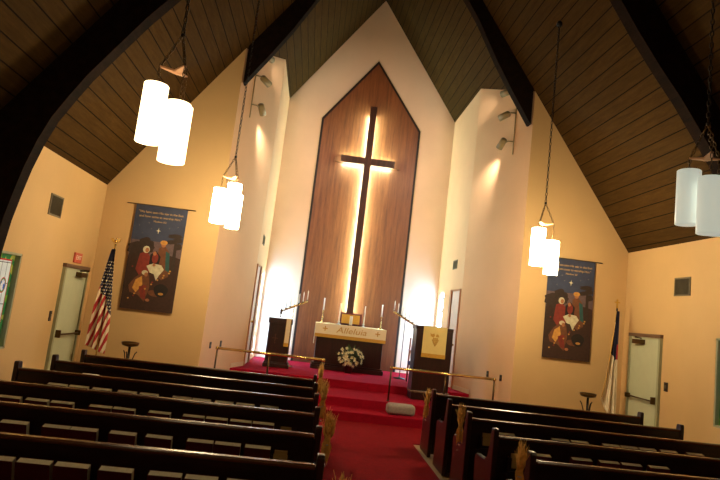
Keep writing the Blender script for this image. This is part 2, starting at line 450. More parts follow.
# ------------------------------------------------------------------ walnut panel and lit cross
YP = D2 - .002
def pent(h, zb, zs, za): return [(-h, zb), (h, zb), (h, zs), (0, za), (-h, zs)]
pn = thing('walnut_wall_panel', 'tall pointed walnut veneer panel on the back wall behind the cross', 'wall panel', (0, YP, PLAT))
def pp(h, zb, zs, za, y0, y1, m, name):
    MB().prism([(x, y0, z - PLAT) for x, z in pent(h, zb, zs, za)], (0, y1 - y0, 0)).build(name, m, pn)
pp(1.42, PLAT + .003, 7.14, 9.06, -.02, 0, m_ltrim, 'outer_trim')
pp(1.385, PLAT + .003, 7.12, 8.99, -.05, -.0205, m_brown, 'dark_border')
pp(1.325, PLAT + .003, 7.09, 8.89, -.062, -.0505, m_panel, 'veneer_panel')
cr = thing('wooden_cross', 'large dark wooden cross lit from behind on the walnut panel', 'cross', (0, YP - .063, 4.5))
CY = -.24
m = MB(); m.box(-.088, .088, CY, CY + .05, 1.45 - 4.5, 7.55 - 4.5); m.box(-.735, -.089, CY, CY + .05, 5.905 - 4.5, 6.095 - 4.5); m.box(.089, .735, CY, CY + .05, 5.905 - 4.5, 6.095 - 4.5)
m.build('cross_face', m_cross, cr)
m = MB(); m.box(-.03, .03, CY + .052, -.001, 1.45 - 4.5, 7.5 - 4.5); m.box(-.90, .90, -.07, -.001, 5.93 - 4.5, 6.09 - 4.5)
m.box(-.06, .12, -.04, -.001, 7.36 - 4.5, 7.56 - 4.5)
m.build('backing_board', m_panel, cr)
m_tubeg = emis('tube_light', (.66, 1.0, .84), CROSS_GLOW)
for sx in (-1, 1):
    for z0, z1 in ((1.6, 3.05), (3.12, 4.5), (4.57, 5.86), (6.15, 7.38)):
        MB().tube([(sx * .058, -.12, z0 - 4.5), (sx * .058, -.12, z1 - 4.5)], .014, 8).build('tube_light', m_tubeg, cr)
    for dz in (-.062, .062):
        MB().tube([(sx * .1, -.12, 6.0 + dz - 4.5), (sx * .68, -.12, 6.0 + dz - 4.5)], .014, 8).build('tube_light', m_tubeg, cr)

# ------------------------------------------------------------------ pendant lamps
def chain_mb(mb, p0, p1, pitch=.045, r=.0045, w=.013):
    p0 = Vector(p0); p1 = Vector(p1); L = (p1 - p0).length; n = max(2, int(L / pitch)); t = (p1 - p0).normalized()
    a = t.orthogonal().normalized(); b = t.cross(a)
    for i in range(n):
        c = p0 + (p1 - p0) * ((i + .5) / n); s_ = a if i % 2 else b
        h = L / n * .62
        mb.tube([c + t * h * math.cos(k * PI / 3) + s_ * w * math.sin(k * PI / 3) for k in range(6)], r, 4, closed=True)
def pendant(x, y, apex, rot, drops, strength, label, first=None):
    zc_ = ce(x) - .004
    m_sh = emis('lamp_shade_glow', LAMP_COL if strength > 1 else (.84, .94, .80), strength)
    root = thing('pendant_lamp', label, 'lamp', (x, y, apex), 0, 'pendant lamps hanging from the nave ceiling')
    m = MB(); m.lathe([(.045, zc_ - apex - .07), (.05, zc_ - apex - .03), (.04, zc_ - apex)], seg=12); m.build('ceiling_hook', m_black, root)
    m = MB(); chain_mb(m, (0, 0, zc_ - apex - .06), (0, 0, 0), .06, .006, .016); m.ball((0, 0, 0), .022); m.build('chain', m_black, root)
    yz = -.34; R = .15; tips = [Vector((R * math.cos(rot + k * 2 * PI / 3), R * math.sin(rot + k * 2 * PI / 3), yz)) for k in range(3)]
    m = MB()
    for t in tips:
        s_ = Vector((-t.y, t.x, 0)).normalized(); c = Vector((0, 0, yz - .03))
        m.hexa([c - s_ * .04, t - s_ * .014, t + s_ * .014, c + s_ * .04], [c - s_ * .04 + Vector((0, 0, .02)), t - s_ * .014 + Vector((0, 0, .012)), t + s_ * .014 + Vector((0, 0, .012)), c + s_ * .04 + Vector((0, 0, .02))])
    m.build('yoke', m_yoke, root)
    m = MB()
    for t in tips: chain_mb(m, (0, 0, 0), t)
    m.build('spreader_chain', m_bronze, root)
    for t, d in zip(tips, drops):
        top = Vector((t.x, t.y, yz - d))
        m = MB(); H = .54; r0 = .108
        m.lathe([(r0 - .004, -H), (r0, -H + .004), (r0, -.004), (r0 - .004, 0)], top, 28)
        sh = m.build('lamp_shade', m_sh, root)
        m = MB(); chain_mb(m, t, top + Vector((0, 0, .02))); m.lathe([(.02, .0), (.02, .02), (.006, .03)], top, 8)
        m.build('drop_chain', m_bronze, sh)
    return root
pendant(-2.50, 5.15, 4.20, math.radians(190), [.17, .34, .28], LAMP_NEAR_LEFT, 'bright three-shade pendant lamp, the large one at upper left')
pendant(2.57, 9.03, 4.03, math.radians(220), [.11, .28, .14], LAMP_FAR, 'pendant lamp with lit shades hanging in front of the right banner')
pendant(-2.50, 9.03, 4.10, math.radians(180), [.20, .12, .24], LAMP_FAR, 'pendant lamp with lit shades left of the chancel opening')
pendant(2.59, 5.15, 4.10, math.radians(130), [.12, .24, .20], LAMP_NEAR_RIGHT, 'pendant lamp at the right edge, shades greyed for darkening towards the frame edge')  # frame-edge darkening put into this lamp's weak grey-green emission

pendant(-2.53, 1.27, 4.16, math.radians(30), [.12, .24, .20], LAMP_REAR_ADDED, 'added pendant lamp behind the camera, brightening the left pews')  # unseen lamp pair, added to brighten hymnals and pew backs
pendant(2.53, 1.27, 4.16, math.radians(30), [.12, .24, .20], LAMP_REAR_ADDED, 'added pendant lamp behind the camera, brightening the right pews')

# ------------------------------------------------------------------ track lights
def track(sg):
    a = Vector((sg * C_, D1, 0)); b = Vector((sg * B_, DA, 0)); t = (b - a).normalized(); n = Vector((-t.y, t.x, 0)) * sg
    P = lambda y, z, d: a + t * ((y - D1) / t.y) + n * d + Vector((0, 0, z))
    root = thing('track_light', ('row of three cream spotlights on a vertical track, %s chancel wall' % ('left' if sg < 0 else 'right')), 'spotlight', P(11.45, 5.6, .002), 0, 'chancel track lights')
    off = root.location
    m = MB(); m.tube([P(11.45, 5.55, .012) - off, P(11.45, 7.1, .012) - off], .011, 6); m.build('track', m_fixt, root)
    for i, z in enumerate((6.94, 6.42, 5.80)):
        piv = P(11.47, z + .02, .12)
        target = [Vector((sg * .5, D2, 6.9)), Vector((-sg * .7, D2, 4.8)), Vector((sg * 1.3, D2 - .5, 2.4))][i]
        c = P(11.66, z, .16)
        d = (target - c).normalized()
        q = d.to_track_quat('Z', 'Y').to_matrix()
        m = MB(); m.lathe([(.05, -.13), (.066, -.11), (.07, .11), (.062, .11), (.055, .06)], c - off, 18, q)
        h = m.build('spot_head', m_fixt, root)
        m = MB(); m.tube([P(11.45, z + .03, .01) - off, piv - off, c - off], .012, 6); m.build('spot_arm', m_fixt, h)
        m = MB(); m.lathe([(.05, .062), (.05, .07)], c - off, 18, q); m.build('spot_lens', emis('spot_lens_glow', (1, .86, .62), 6), h)
        ld = bpy.data.lights.new('spot_lamp', 'SPOT'); ld.energy = SPOT_W * (.65, 1.1, 1.0)[i]; ld.color = (1, .84, .66); ld.spot_size = math.radians(72); ld.spot_blend = 1.0; ld.shadow_soft_size = .05
        lo = bpy.data.objects.new('spot_lamp', ld); COL.objects.link(lo); lo.location = c + d * .13; lo.rotation_euler = (-d).to_track_quat('Z', 'Y').to_euler()
        lo.visible_camera = True
        if i == 2:   # the lowest head also grazes its own wall
            pass
for sg in (-1, 1): track(sg)

# ------------------------------------------------------------------ altar and what stands on it
AY = 14.1; AZ = 1.58
al = thing('altar', 'dark wooden altar standing on the platform below the cross', 'altar', (0, AY, PLAT))
m = MB(); m.box(-.80, .82, .03, .66, .14, 1.05); m.build('body', m_dark, al, bevel=.008)
m = MB(); m.box(-.87, .89, -.02, .70, .002, .10); m.box(-.84, .86, .0, .68, .10, .14); m.build('plinth', m_dark, al, bevel=.008)
m = MB(); m.box(-.84, .85, -.01, .68, 1.05, 1.077); m.build('altar_top', m_dark, al, bevel=.004)
for x in (-.80, .0, .82):
    pass
cl = thing('altar_cloth', 'cream altar cloth with gold band draped over the altar front', 'cloth', (0, AY, AZ))
m = MB(); m.box(-.855, .865, -.022, .69, -.004, .004); m.box(-.855, .865, -.026, -.018, -.25, .002)
m.box(-.862, -.852, -.02, .3, -.5, .002); m.box(.862, .868, -.02, .3, -.25, .002); m.build('cloth', m_cream, cl)
m = MB(); m.box(-.858, .868, -.031, -.0265, -.325, -.245); m.box(-.858, .868, -.029, -.02, -.325, -.25); m.build('gold_band', m_gold, cl)
text_mesh('lettering', 'Alleluia', .20, m_goldt, cl, Matrix.Translation((.02, -.03, -.125)) @ FACE @ Matrix.Scale(1.25, 4, (1, 0, 0)), .0015, shear=.2)
m = MB()
for x in (-.62, .66):
    m.box(x - .012, x + .012, -.031, -.0265, -.175, -.055); m.box(x - .06, x - .0125, -.031, -.0265, -.127, -.103); m.box(x + .0125, x + .06, -.031, -.0265, -.127, -.103)
m.build('embroidered_cross', m_goldt, cl)
TZ = AZ + .005
# brass candlesticks with candles
def candlestick(x, y, label, hs, hc, mat, rc=.014):
    r = thing('candlestick', label, 'candlestick', (x, y, TZ), 0, 'candlesticks on the altar')
    m = MB(); m.lathe([(.05, 0), (.052, .012), (.02, .03), (.012, .06), (.018, hs * .5), (.01, hs * .6), (.012, hs - .03), (.03, hs - .01), (.03, hs)], seg=14); m.build('holder', mat, r)
    m = MB(); m.lathe([(rc, hs), (rc * .95, hs + hc - .005), (rc * .4, hs + hc)], seg=10); m.build('candle', m_white, r)
    m = MB(); m.tube([(0, 0, hs + hc - .002), (0, 0, hs + hc + .012)], .002, 4); m.build('wick', m_black, r)
    return r
candlestick(-.71, AY + .3, 'tall brass candlestick with white candle at left end of altar', .31, .30, m_brass, .017)
candlestick(.745, AY + .3, 'tall brass candlestick with white candle at right end of altar', .31, .30, m_brass, .017)
candlestick(-.30, AY + .2, 'short glass candle holder with taper left of the book', .08, .44, m_glassc)
candlestick(.31, AY + .2, 'short glass candle holder with taper right of the book', .08, .44, m_glassc)
pc = thing('pillar_candle', 'thick white pillar candle standing in front of the open book', 'candle', (-.012, AY + .14, TZ))
m = MB(); m.lathe([(.07, 0), (.07, .012)], seg=16); m.build('dish', m_brass, pc)
m = MB(); m.lathe([(.037, .013), (.037, .235), (.03, .24)], seg=16); m.build('candle', m_white, pc)
bk = thing('book_stand', 'gold book on a dark red easel stand on the altar', 'book stand', (-.005, AY + .42, TZ + .003))
rt = Matrix.Rotation(-.25, 4, 'X')
def tilt(mb):
    mb.v = [tuple(rt @ Vector(v)) for v in mb.v]; return mb
m = MB(); m.box(-.285, .285, -.0, .02, .03, .32); m.box(-.285, .285, -.07, .0, .012, .03); tilt(m).build('cover', plain('oxblood_leather', srgb(96, 18, 22), .5), bk, bevel=.004)
m = MB(); m.box(-.225, -.004, -.03, -.001, .04, .27); m.box(.004, .225, -.03, -.001, .04, .27); tilt(m).build('gilt_pages', m_gold, bk, bevel=.006)
m = MB(); m.tube([(-.18, .02, .17), (-.18, .19, .012)], .01, 6); m.tube([(.18, .02, .17), (.18, .19, .012)], .01, 6); m.box(-.26, .26, -.085, .1, .0, .012); m.build('easel', m_dark, bk)
# lilies
fl = thing('lily_arrangement', 'arrangement of cream lilies on the platform in front of the altar', 'flowers', (.03, AY - .26, PLAT + .002))
m = MB(); m.lathe([(.08, 0), (.115, .2), (.12, .22), (.10, .22)], seg=16); m.build('pot', m_dark, fl)
lv = MB(); pe = MB(); ye = MB()
rnd = random.Random(3)
def leaf(mb, p, d, L, wd):
    d = Vector(d).normalized(); s_ = d.cross(Vector((0, 0, 1)))
    if s_.length < .1: s_ = Vector((1, 0, 0))
    s_.normalize(); n = s_.cross(d); p = Vector(p)
    mb.add([p, p + d * L * .5 + s_ * wd + n * .006, p + d * L, p + d * L * .5 - s_ * wd + n * .006, p + d * L * .5 - n * .006], [(0, 1, 2, 4), (0, 4, 2, 3)])
for i in range(60):
    a = rnd.uniform(0, 2 * PI); el = rnd.uniform(-.3, 1.2); d = Vector((math.cos(a) * math.cos(el), math.sin(a) * math.cos(el) * .6, math.sin(el)))
    c = Vector((0, 0, .34)); L = rnd.uniform(.18, .33)
    e = c + Vector((d.x * L * 1.1, d.y * L * .8, d.z * L))
    lv.tube([(0, 0, .2), (c + e) / 2, e], .004, 4); leaf(lv, e * .8 + c * .2, d + Vector((0, 0, rnd.uniform(-.8, .5))), .12, .02); leaf(lv, e * .6 + c * .4, d + Vector((rnd.uniform(-.6, .6), 0, -.4)), .12, .02)
for i in range(56):
    a = rnd.uniform(0, 2 * PI); q = math.sqrt((i + .5) / 56)
    e = Vector((math.cos(a) * q * .31, -.05 - .15 * (1 - q * q), .36 + math.sin(a) * q * (.24 if math.sin(a) > 0 else .2)))
    pe = MB(); out = (e - Vector((0, .12, .33))).normalized(); s1 = out.orthogonal().normalized(); s2 = out.cross(s1)
    for k in range(6):
        an = k * PI / 3; dr = (out * .6 + s1 * math.cos(an) + s2 * math.sin(an)); leaf(pe, e, dr, rnd.uniform(.045, .065), .016)
    bl = pe.build('lily_bloom', m_lily, fl); ye = MB(); ye.ball(e + out * .012, .011, seg=6, rings=4); ye.build('stamen', m_lily2, bl)
lv.build('foliage', m_green, fl)

# ------------------------------------------------------------------ lectern, pulpit
def taper(mb, x0, x1, y0, y1, z0, z1, k=.03):
    mb.hexa([(x0, y0, z0), (x1, y0, z0), (x1, y1, z0), (x0, y1, z0)], [(x0 + k, y0 + k, z1), (x1 - k, y0 + k, z1), (x1 - k, y1, z1), (x0 + k, y1, z1)])
le = thing('lectern', 'narrow dark wooden lectern with cream stole, left of the altar', 'lectern', (-1.66, 13.3, PLAT + .002))
m = MB(); taper(m, -.25, .25, 0, .42, .12, .97, .0); m.build('body', m_dark, le, bevel=.006)
m = MB(); m.box(-.28, .30, -.03, .45, 0, .085); m.box(-.265, .275, -.015, .44, .085, .12); m.build('plinth', m_dark, le, bevel=.006)
m = MB(); m.hexa([(-.27, -.04, .97), (.27, -.04, .97), (.27, .44, .97), (-.27, .44, .97)], [(-.27, -.04, 1.10), (.27, -.04, 1.10), (.27, .44, .99), (-.27, .44, .99)]); m.build('reading_top', m_dark, le, bevel=.006)
m = MB(); m.box(-.2, .16, -.003, .0, .3, .9); m.build('front_panel', m_dark, le)
m = MB(); m.box(-.085, -.07, -.012, -.003, .52, .74); m.box(-.14, -.015, -.012, -.003, .635, .65); m.build('carved_cross', wood('carved_wood', srgb(70, 34, 20), srgb(96, 52, 30)), le)
st = tag(MB().box(-.055, .055, -.004, .004, -.52, .10).box(-.055, .055, -.004, .12, .10, .107).build('lectern_stole', m_cream), 'narrow cream stole hanging down the lectern front', 'cloth')
st.location = (-1.475, 13.252, PLAT + 1.005)
m = MB(); m.box(-.055, .055, -.0065, -.0045, -.52, -.44); m.box(-.055, -.047, -.0065, -.0045, -.44, .09); m.box(.047, .055, -.0065, -.0045, -.44, .09); m.build('gold_edging', m_gold, st)

pu = thing('pulpit', 'large dark wooden pulpit with cream cloth, right of the altar', 'pulpit', (1.57, 11.8, .332))
m = MB(); m.box(-.39, .37, .0, .42, .175, 1.40); m.build('body', m_dark, pu, bevel=.006)
m = MB(); m.box(-.40, .40, -.02, .44, .13, .175); m.build('base_moulding', wood('catchlight_moulding', srgb(96, 66, 52), srgb(140, 104, 84), .25), pu, bevel=.006)  # paler than the pulpit body: caught light put into the moulding's colour
m = MB(); m.box(-.38, .38, .0, .43, 0, .13); m.build('plinth', m_dark, pu)
m = MB(); m.box(-.41, .37, -.02, .45, 1.40, 1.475); m.build('reading_top', m_dark, pu, bevel=.008)
pc2 = thing('pulpit_cloth', 'cream pulpit cloth with gold grape emblem and gold hem', 'cloth', (1.56, 11.776, 1.81))
m = MB(); m.box(-.245, .245, -.004, .002, -.62, .004); m.box(-.245, .245, -.004, .3, .0, .006); m.build('cloth', plain('pulpit_cream', srgb(226, 204, 132), .8, var=.06), pc2)
m = MB(); m.box(-.248, .248, -.008, -.0045, -.625, -.545); m.build('gold_hem', m_gold, pc2)
m = MB()
for rr, n_ in ((0, 3), (1, 4), (2, 3), (3, 2), (4, 1)):
    for k in range(n_): m.ball(((k - (n_ - 1) / 2) * .036 + .015, -.006, -.235 - rr * .034), .018, (1, .3, 1), 8, 5)
m.prism([(-.09, -.007, -.19), (-.03, -.007, -.215), (.0, -.007, -.17), (-.02, -.007, -.13), (-.06, -.007, -.15), (-.1, -.007, -.13)], (0, .003, 0))
m.prism([(.02, -.007, -.2), (.09, -.007, -.2), (.07, -.007, -.15), (.03, -.007, -.14)], (0, .003, 0))
m.build('grape_emblem', m_goldt, pc2)

# candelabra behind the lectern and the pulpit
def candelabrum(sg, label):
    if sg < 0: lo, hi, px = Vector((-1.71, 1.75)), Vector((-1.13, 2.04)), -1.42
    else: lo, hi, px = Vector((1.55, 1.765)), Vector((.975, 2.045)), 1.265
    y = 13.9
    r = thing('candelabrum', label, 'candelabrum', (px, y, PLAT + .002), 0, 'slanted candelabra in the chancel')
    P = lambda t: Vector((lo.x + (hi.x - lo.x) * t - px, 0, lo.y + (hi.y - lo.y) * t - PLAT))
    m = MB(); m.tube([P(-.02), P(1.02)], .022, 8); m.build('arm', m_brass, r)
    m = MB(); m.tube([(0, 0, .02), P(.5)], .009, 8); m.lathe([(.14, 0), (.14, .012), (.03, .03), (.012, .06)], seg=18); m.build('stand', m_iron if sg > 0 else m_brass, r)
    m = MB(); q = P(0); m.ball(q, .03); m.lathe([(.012, -.02), (.04, -.045), (.012, -.075), (.012, -.13), (.04, -.14), (.04, -.15)], q, 10); m.build('finial', m_bronze, r)
    for k in range(7):
        q = P(k / 6)
        m = MB(); m.lathe([(.008, 0), (.02, .025), (.02, .045), (.013, .045)], q, 8); c = m.build('candle_cup', m_bronze, r)
        m = MB(); m.lathe([(.011, .045), (.0105, .25), (.004, .256)], q, 8); m.tube([q + Vector((0, 0, .256)), q + Vector((0, 0, .275))], .004, 4)
        m.build('candle', m_white, c)
candelabrum(-1, 'slanted brass candelabrum with seven candles behind the lectern')
candelabrum(1, 'slanted brass candelabrum with seven candles behind the pulpit')

# chair behind pulpit
ch = thing('armchair', 'wooden armchair with purple seat behind the pulpit', 'chair', (1.62, 13.2, PLAT + .002))
m = MB(); m.box(-.27, .27, -.24, .25, .38, .47); m.build('seat', m_purp, ch, bevel=.02)
m = MB(); m.box(-.22, .22, .22, .28, .52, .98); m.build('backrest', m_purp, ch, bevel=.02)
for sx in (-1, 1):
    for sy in (-1, 1):
        m = MB(); m.tube([(sx * .26, sy * .23, 0), (sx * .26, sy * .23, .4 if sy < 0 else 1.0)], .02, 8); m.build('leg', m_chw, ch)
    m = MB(); m.tube([(sx * .28, .23, .72), (sx * .29, .0, .73), (sx * .29, -.2, .66), (sx * .27, -.24, .52), (sx * .26, -.23, .4)], .018, 8); m.build('armrest', m_chw, ch)

# kneeling cushion on the first step
m = MB(); m.box(-.26, .26, -.13, .13, 0, .19)
cu = m.build('kneeling_cushion', m_cush, bevel=.06); cu.location = (.83, 10.74, .168)
cu.modifiers['bevel'].segments = 4
tag(cu, 'grey rounded kneeling cushion on the lowest step near the right pews', 'cushion')

# ------------------------------------------------------------------ communion rails
def rail(xs, z, label):
    r = thing('communion_rail', label, 'rail', (xs[0], 11.12, .332), 0, 'brass communion rails')
    m = MB(); m.tube([(-.03, 0, z - .332), (xs[-1] - xs[0] + .03, 0, z - .332)], .025, 12); m.build('top_rail', m_brass, r)
    for x in xs:
        m = MB(); m.tube([(x - xs[0], 0, .01), (x - xs[0], 0, z - .352)], .017, 10); m.lathe([(.035, 0), (.035, .008), (.02, .02)], (x - xs[0], 0, 0), 12)
        p = m.build('post', m_bronze, r)
        m = MB(); m.lathe([(.021, -.035), (.026, -.02), (.028, 0), (.02, .024), (.008, .034)], (x - xs[0], 0, z - .332), 12); m.build('fitting', m_brass, p)
rail([-2.655, -1.68, -.66], .955, 'brass communion rail on the left side of the chancel steps')
rail([.64, 1.70, 2.655], .95, 'brass communion rail on the right side of the chancel steps')

# ------------------------------------------------------------------ pews
ROWS = [8.45 - .9166 * i for i in range(8)]
TOP = .886
RSH = .13
def prof_end():
    return [(-.03, .012), (-.045, .93), (-.035, .95), (.035, .95), (.05, .93), (.075, .78), (.12, .66), (.2, .62), (.46, .61), (.5, .585), (.515, .54), (.49, .3), (.52, .012)]
def pew(x0, x1, label):
    r = thing('pew', label, 'pew', (x0, ROWS[0], .0), 0, 'dark wooden pews')
    L = x1 - x0
    for k, x in enumerate((0, L - .05)):
        m = MB(); m.prism([(x, y, z) for y, z in prof_end()], (.05, 0, 0)); m.build('end_panel', m_end, r, bevel=.008)
    m = MB(); m.prism([(.051, y, z) for y, z in [(-.012, .36), (-.028, TOP - .03), (.006, TOP - .03), (.03, .36)]], (L - .102, 0, 0)); m.build('backrest', m_pew, r)
    m = MB(); m.box(.051, L - .051, -.042, .022, TOP - .032, TOP); m.build('top_rail', m_rail, r, bevel=.012)
    m = MB(); m.box(.051, L - .051, .032, .45, .40, .44); m.build('seat', m_seat, r, bevel=.01)
    m = MB(); m.box(.12, L - .12, -.145, -.031, .55, .562); m.box(.12, L - .12, -.145, -.135, .562, .60)
    m.build('book_rack', m_pew, r)
    m = MB(); m.box(.051, L - .051, .012, .03, .05, .36); m.build('lower_panel', m_pew, r)
    return r
XL0, XL1, XR0, XR1 = -4.09, -.81, .85, 3.98
pL = pew(XL0, XL1, 'dark wooden pew left of the aisle, frontmost row')
pR = pew(XR0, XR1, 'dark wooden pew right of the aisle, frontmost row'); pR.location.y -= RSH
for i in range(1, 8):
    if i < 7: dup(pL, (XL0, ROWS[i], 0), label='dark wooden pew left of the aisle, %s row from the front' % ORD[i])
    if i < 6: dup(pR, (XR0, ROWS[i] - RSH, 0), label='dark wooden pew right of the aisle, %s row from the front' % ORD[i])

# hymnals and card holders in the racks
hy = thing('hymnal', 'hymnal', 'book', (0, 0, 0), 0, 'hymnals in the pew racks')
LEAN = .30
m = MB(); m.box(-.098, .098, -.028, -.024, 0, .206); m.box(-.098, .098, .024, .028, 0, .206); m.box(-.102, -.098, -.028, .028, 0, .206); m.build('cover', m_cover, hy)
m = MB(); m.box(-.0975, .097, -.0238, .0238, .003, .2055); m.build('pages', m_page, hy)
HL = {1: [-3.57], 2: [-3.57, -3.35, -3.11, -2.845, -2.615, -2.27, -2.06, -1.82, -1.59, -1.33], 3: [-3.60, -3.36, -3.14, -2.8, -2.59, -2.27, -1.96, -1.75, -1.53, -1.32],
      4: [-3.11, -2.8, -2.6, -2.31, -2.04, -1.73, -1.52, -1.29], 5: [-2.76, -2.54, -2.32, -2.06, -1.77, -1.55, -1.30]}
HR = {2: [1.26, 1.88, 2.1, 2.46, 2.67, 2.88, 3.13, 3.44], 3: [1.28, 1.68, 1.95, 2.17, 2.44], 4: [1.35]}
first = True
def hlabel(i, k, n, side):
    return 'red hymnal, %s from the left, behind the %s %s pew from the front' % (ORD[k], ORD[i], side)
for D, side in ((HL, 'left'), (HR, 'right')):
    for i, xs in D.items():
        for k, x in enumerate(xs):
            loc = (x, ROWS[i] - (RSH if side == 'right' else 0) - .066 + random.uniform(-.003, .003), .574); rz = random.uniform(-.03, .03)
            if first: hy.location = loc; hy.rotation_euler = (LEAN, 0, rz); hy['label'] = hlabel(i, k, len(xs), side); first = False
            else: dup(hy, loc, rz, hlabel(i, k, len(xs), side))
cb = thing('card_holder', 'card', 'card holder', (0, 0, 0), 0, 'card holders in the pew racks')
m = MB(); m.box(-.075, .075, -.03, -.025, .0, .15); m.box(-.075, .075, .025, .03, 0, .15); m.box(-.075, -.07, -.025, .025, 0, .15); m.box(.07, .075, -.025, .025, 0, .15); m.box(-.07, .07, -.025, .025, 0, .01); m.build('wooden_box', m_pew, cb)
m = MB(); m.box(-.055, .055, -.036, -.031, .06, .165); m.box(-.05, .05, -.02, .02, .011, .185); m.build('cards', m_card, cb)
first = True
for side, D in (('left', {1: [-3.76, -1.09], 2: [-3.79, -1.10], 3: [-1.11], 4: [-1.11], 5: [-1.11]}), ('right', {2: [1.07], 3: [1.07], 4: [1.12]})):
    for i, xs in D.items():
        for k, x in enumerate(xs):
            lb = 'box of cream cards behind the %s %s pew from the front, at its %s end' % (ORD[i], side, 'wall' if x < -2 else 'aisle')
            if first: cb.location = (x, ROWS[i] - .082, .563); cb['label'] = lb; first = False
            else: dup(cb, (x, ROWS[i] - (RSH if side == 'right' else 0) - .082, .563), 0, lb)

# wheat sheaves on the aisle ends
def sheaf(seed):
    rnd = random.Random(seed); r = thing('wheat_sheaf', '', 'wheat sheaf', (0, 0, 0), 0, 'wheat sheaves tied to the pew ends')
    st_, hd = MB(), MB()
    for i in range(26):
        a = rnd.uniform(0, 2 * PI); q = rnd.uniform(.15, 1); d = Vector((math.cos(a), math.sin(a), 0))
        b = Vector((.0, 0, -.22)) + d * .012 * q; mid = d * .02 * q + Vector((0, 0, -.02)); top = d * .032 * q + Vector((0, 0, rnd.uniform(.02, .16)))
        st_.tube([b, mid, top], .006, 4)
        t = (top - mid).normalized(); e = top + t * .09
        hd.tube([top - t * .02, top + t * .03, e], [.008, .016, .006], 5)
        for j in range(4):
            z = top + t * (.01 + .02 * j); s_ = t.orthogonal().normalized(); s_ = (Matrix.Rotation(rnd.uniform(0, 6), 3, t) @ s_)
            hd.tube([z, z + t * .10 + s_ * .022], [.0026, .0014], 3)
    for i in range(24):      # dry leaves hanging down around the stems
        a = rnd.uniform(0, 2 * PI); p = Vector((math.cos(a) * .02, math.sin(a) * .02, rnd.uniform(-.1, .05)))
        leaf(hd, p, (math.cos(a) * .1, math.sin(a) * .1, -1), rnd.uniform(.12, .2), .016)
    st_.build('stems', m_wheat, r); hd.build('ears', m_wheat, r)
    m = MB(); m.tube([(.022 * math.cos(k * PI / 5), .022 * math.sin(k * PI / 5), -.06) for k in range(10)], .006, 5, closed=True); m.build('tie', m_ribbon, r)
    m = MB(); m.box(-.005, .005, -.03, .03, -.27, -.255); m.build('clip', m_ribbon, r)
    return r
sL = [(0, .90), (2, .87), (4, .87), (6, .86)]; sR = [(0, .72), (2, .79), (4, .80)]
for k, (i, z) in enumerate(sL):
    o = sheaf(10 + k); o.location = (XL1 + .05, ROWS[i] - .05, z); o['label'] = 'golden wheat sheaf on aisle end of the %s left pew from the front' % ORD[i]; o.scale = (.95, .95, .78)
for k, (i, z) in enumerate(sR):
    o = sheaf(20 + k); o.location = (XR0 - .070, ROWS[i] - .02 - RSH, z); o.scale = (.9, .9, .78); o['label'] = 'golden wheat sheaf on aisle end of the %s right pew from the front' % ORD[i]

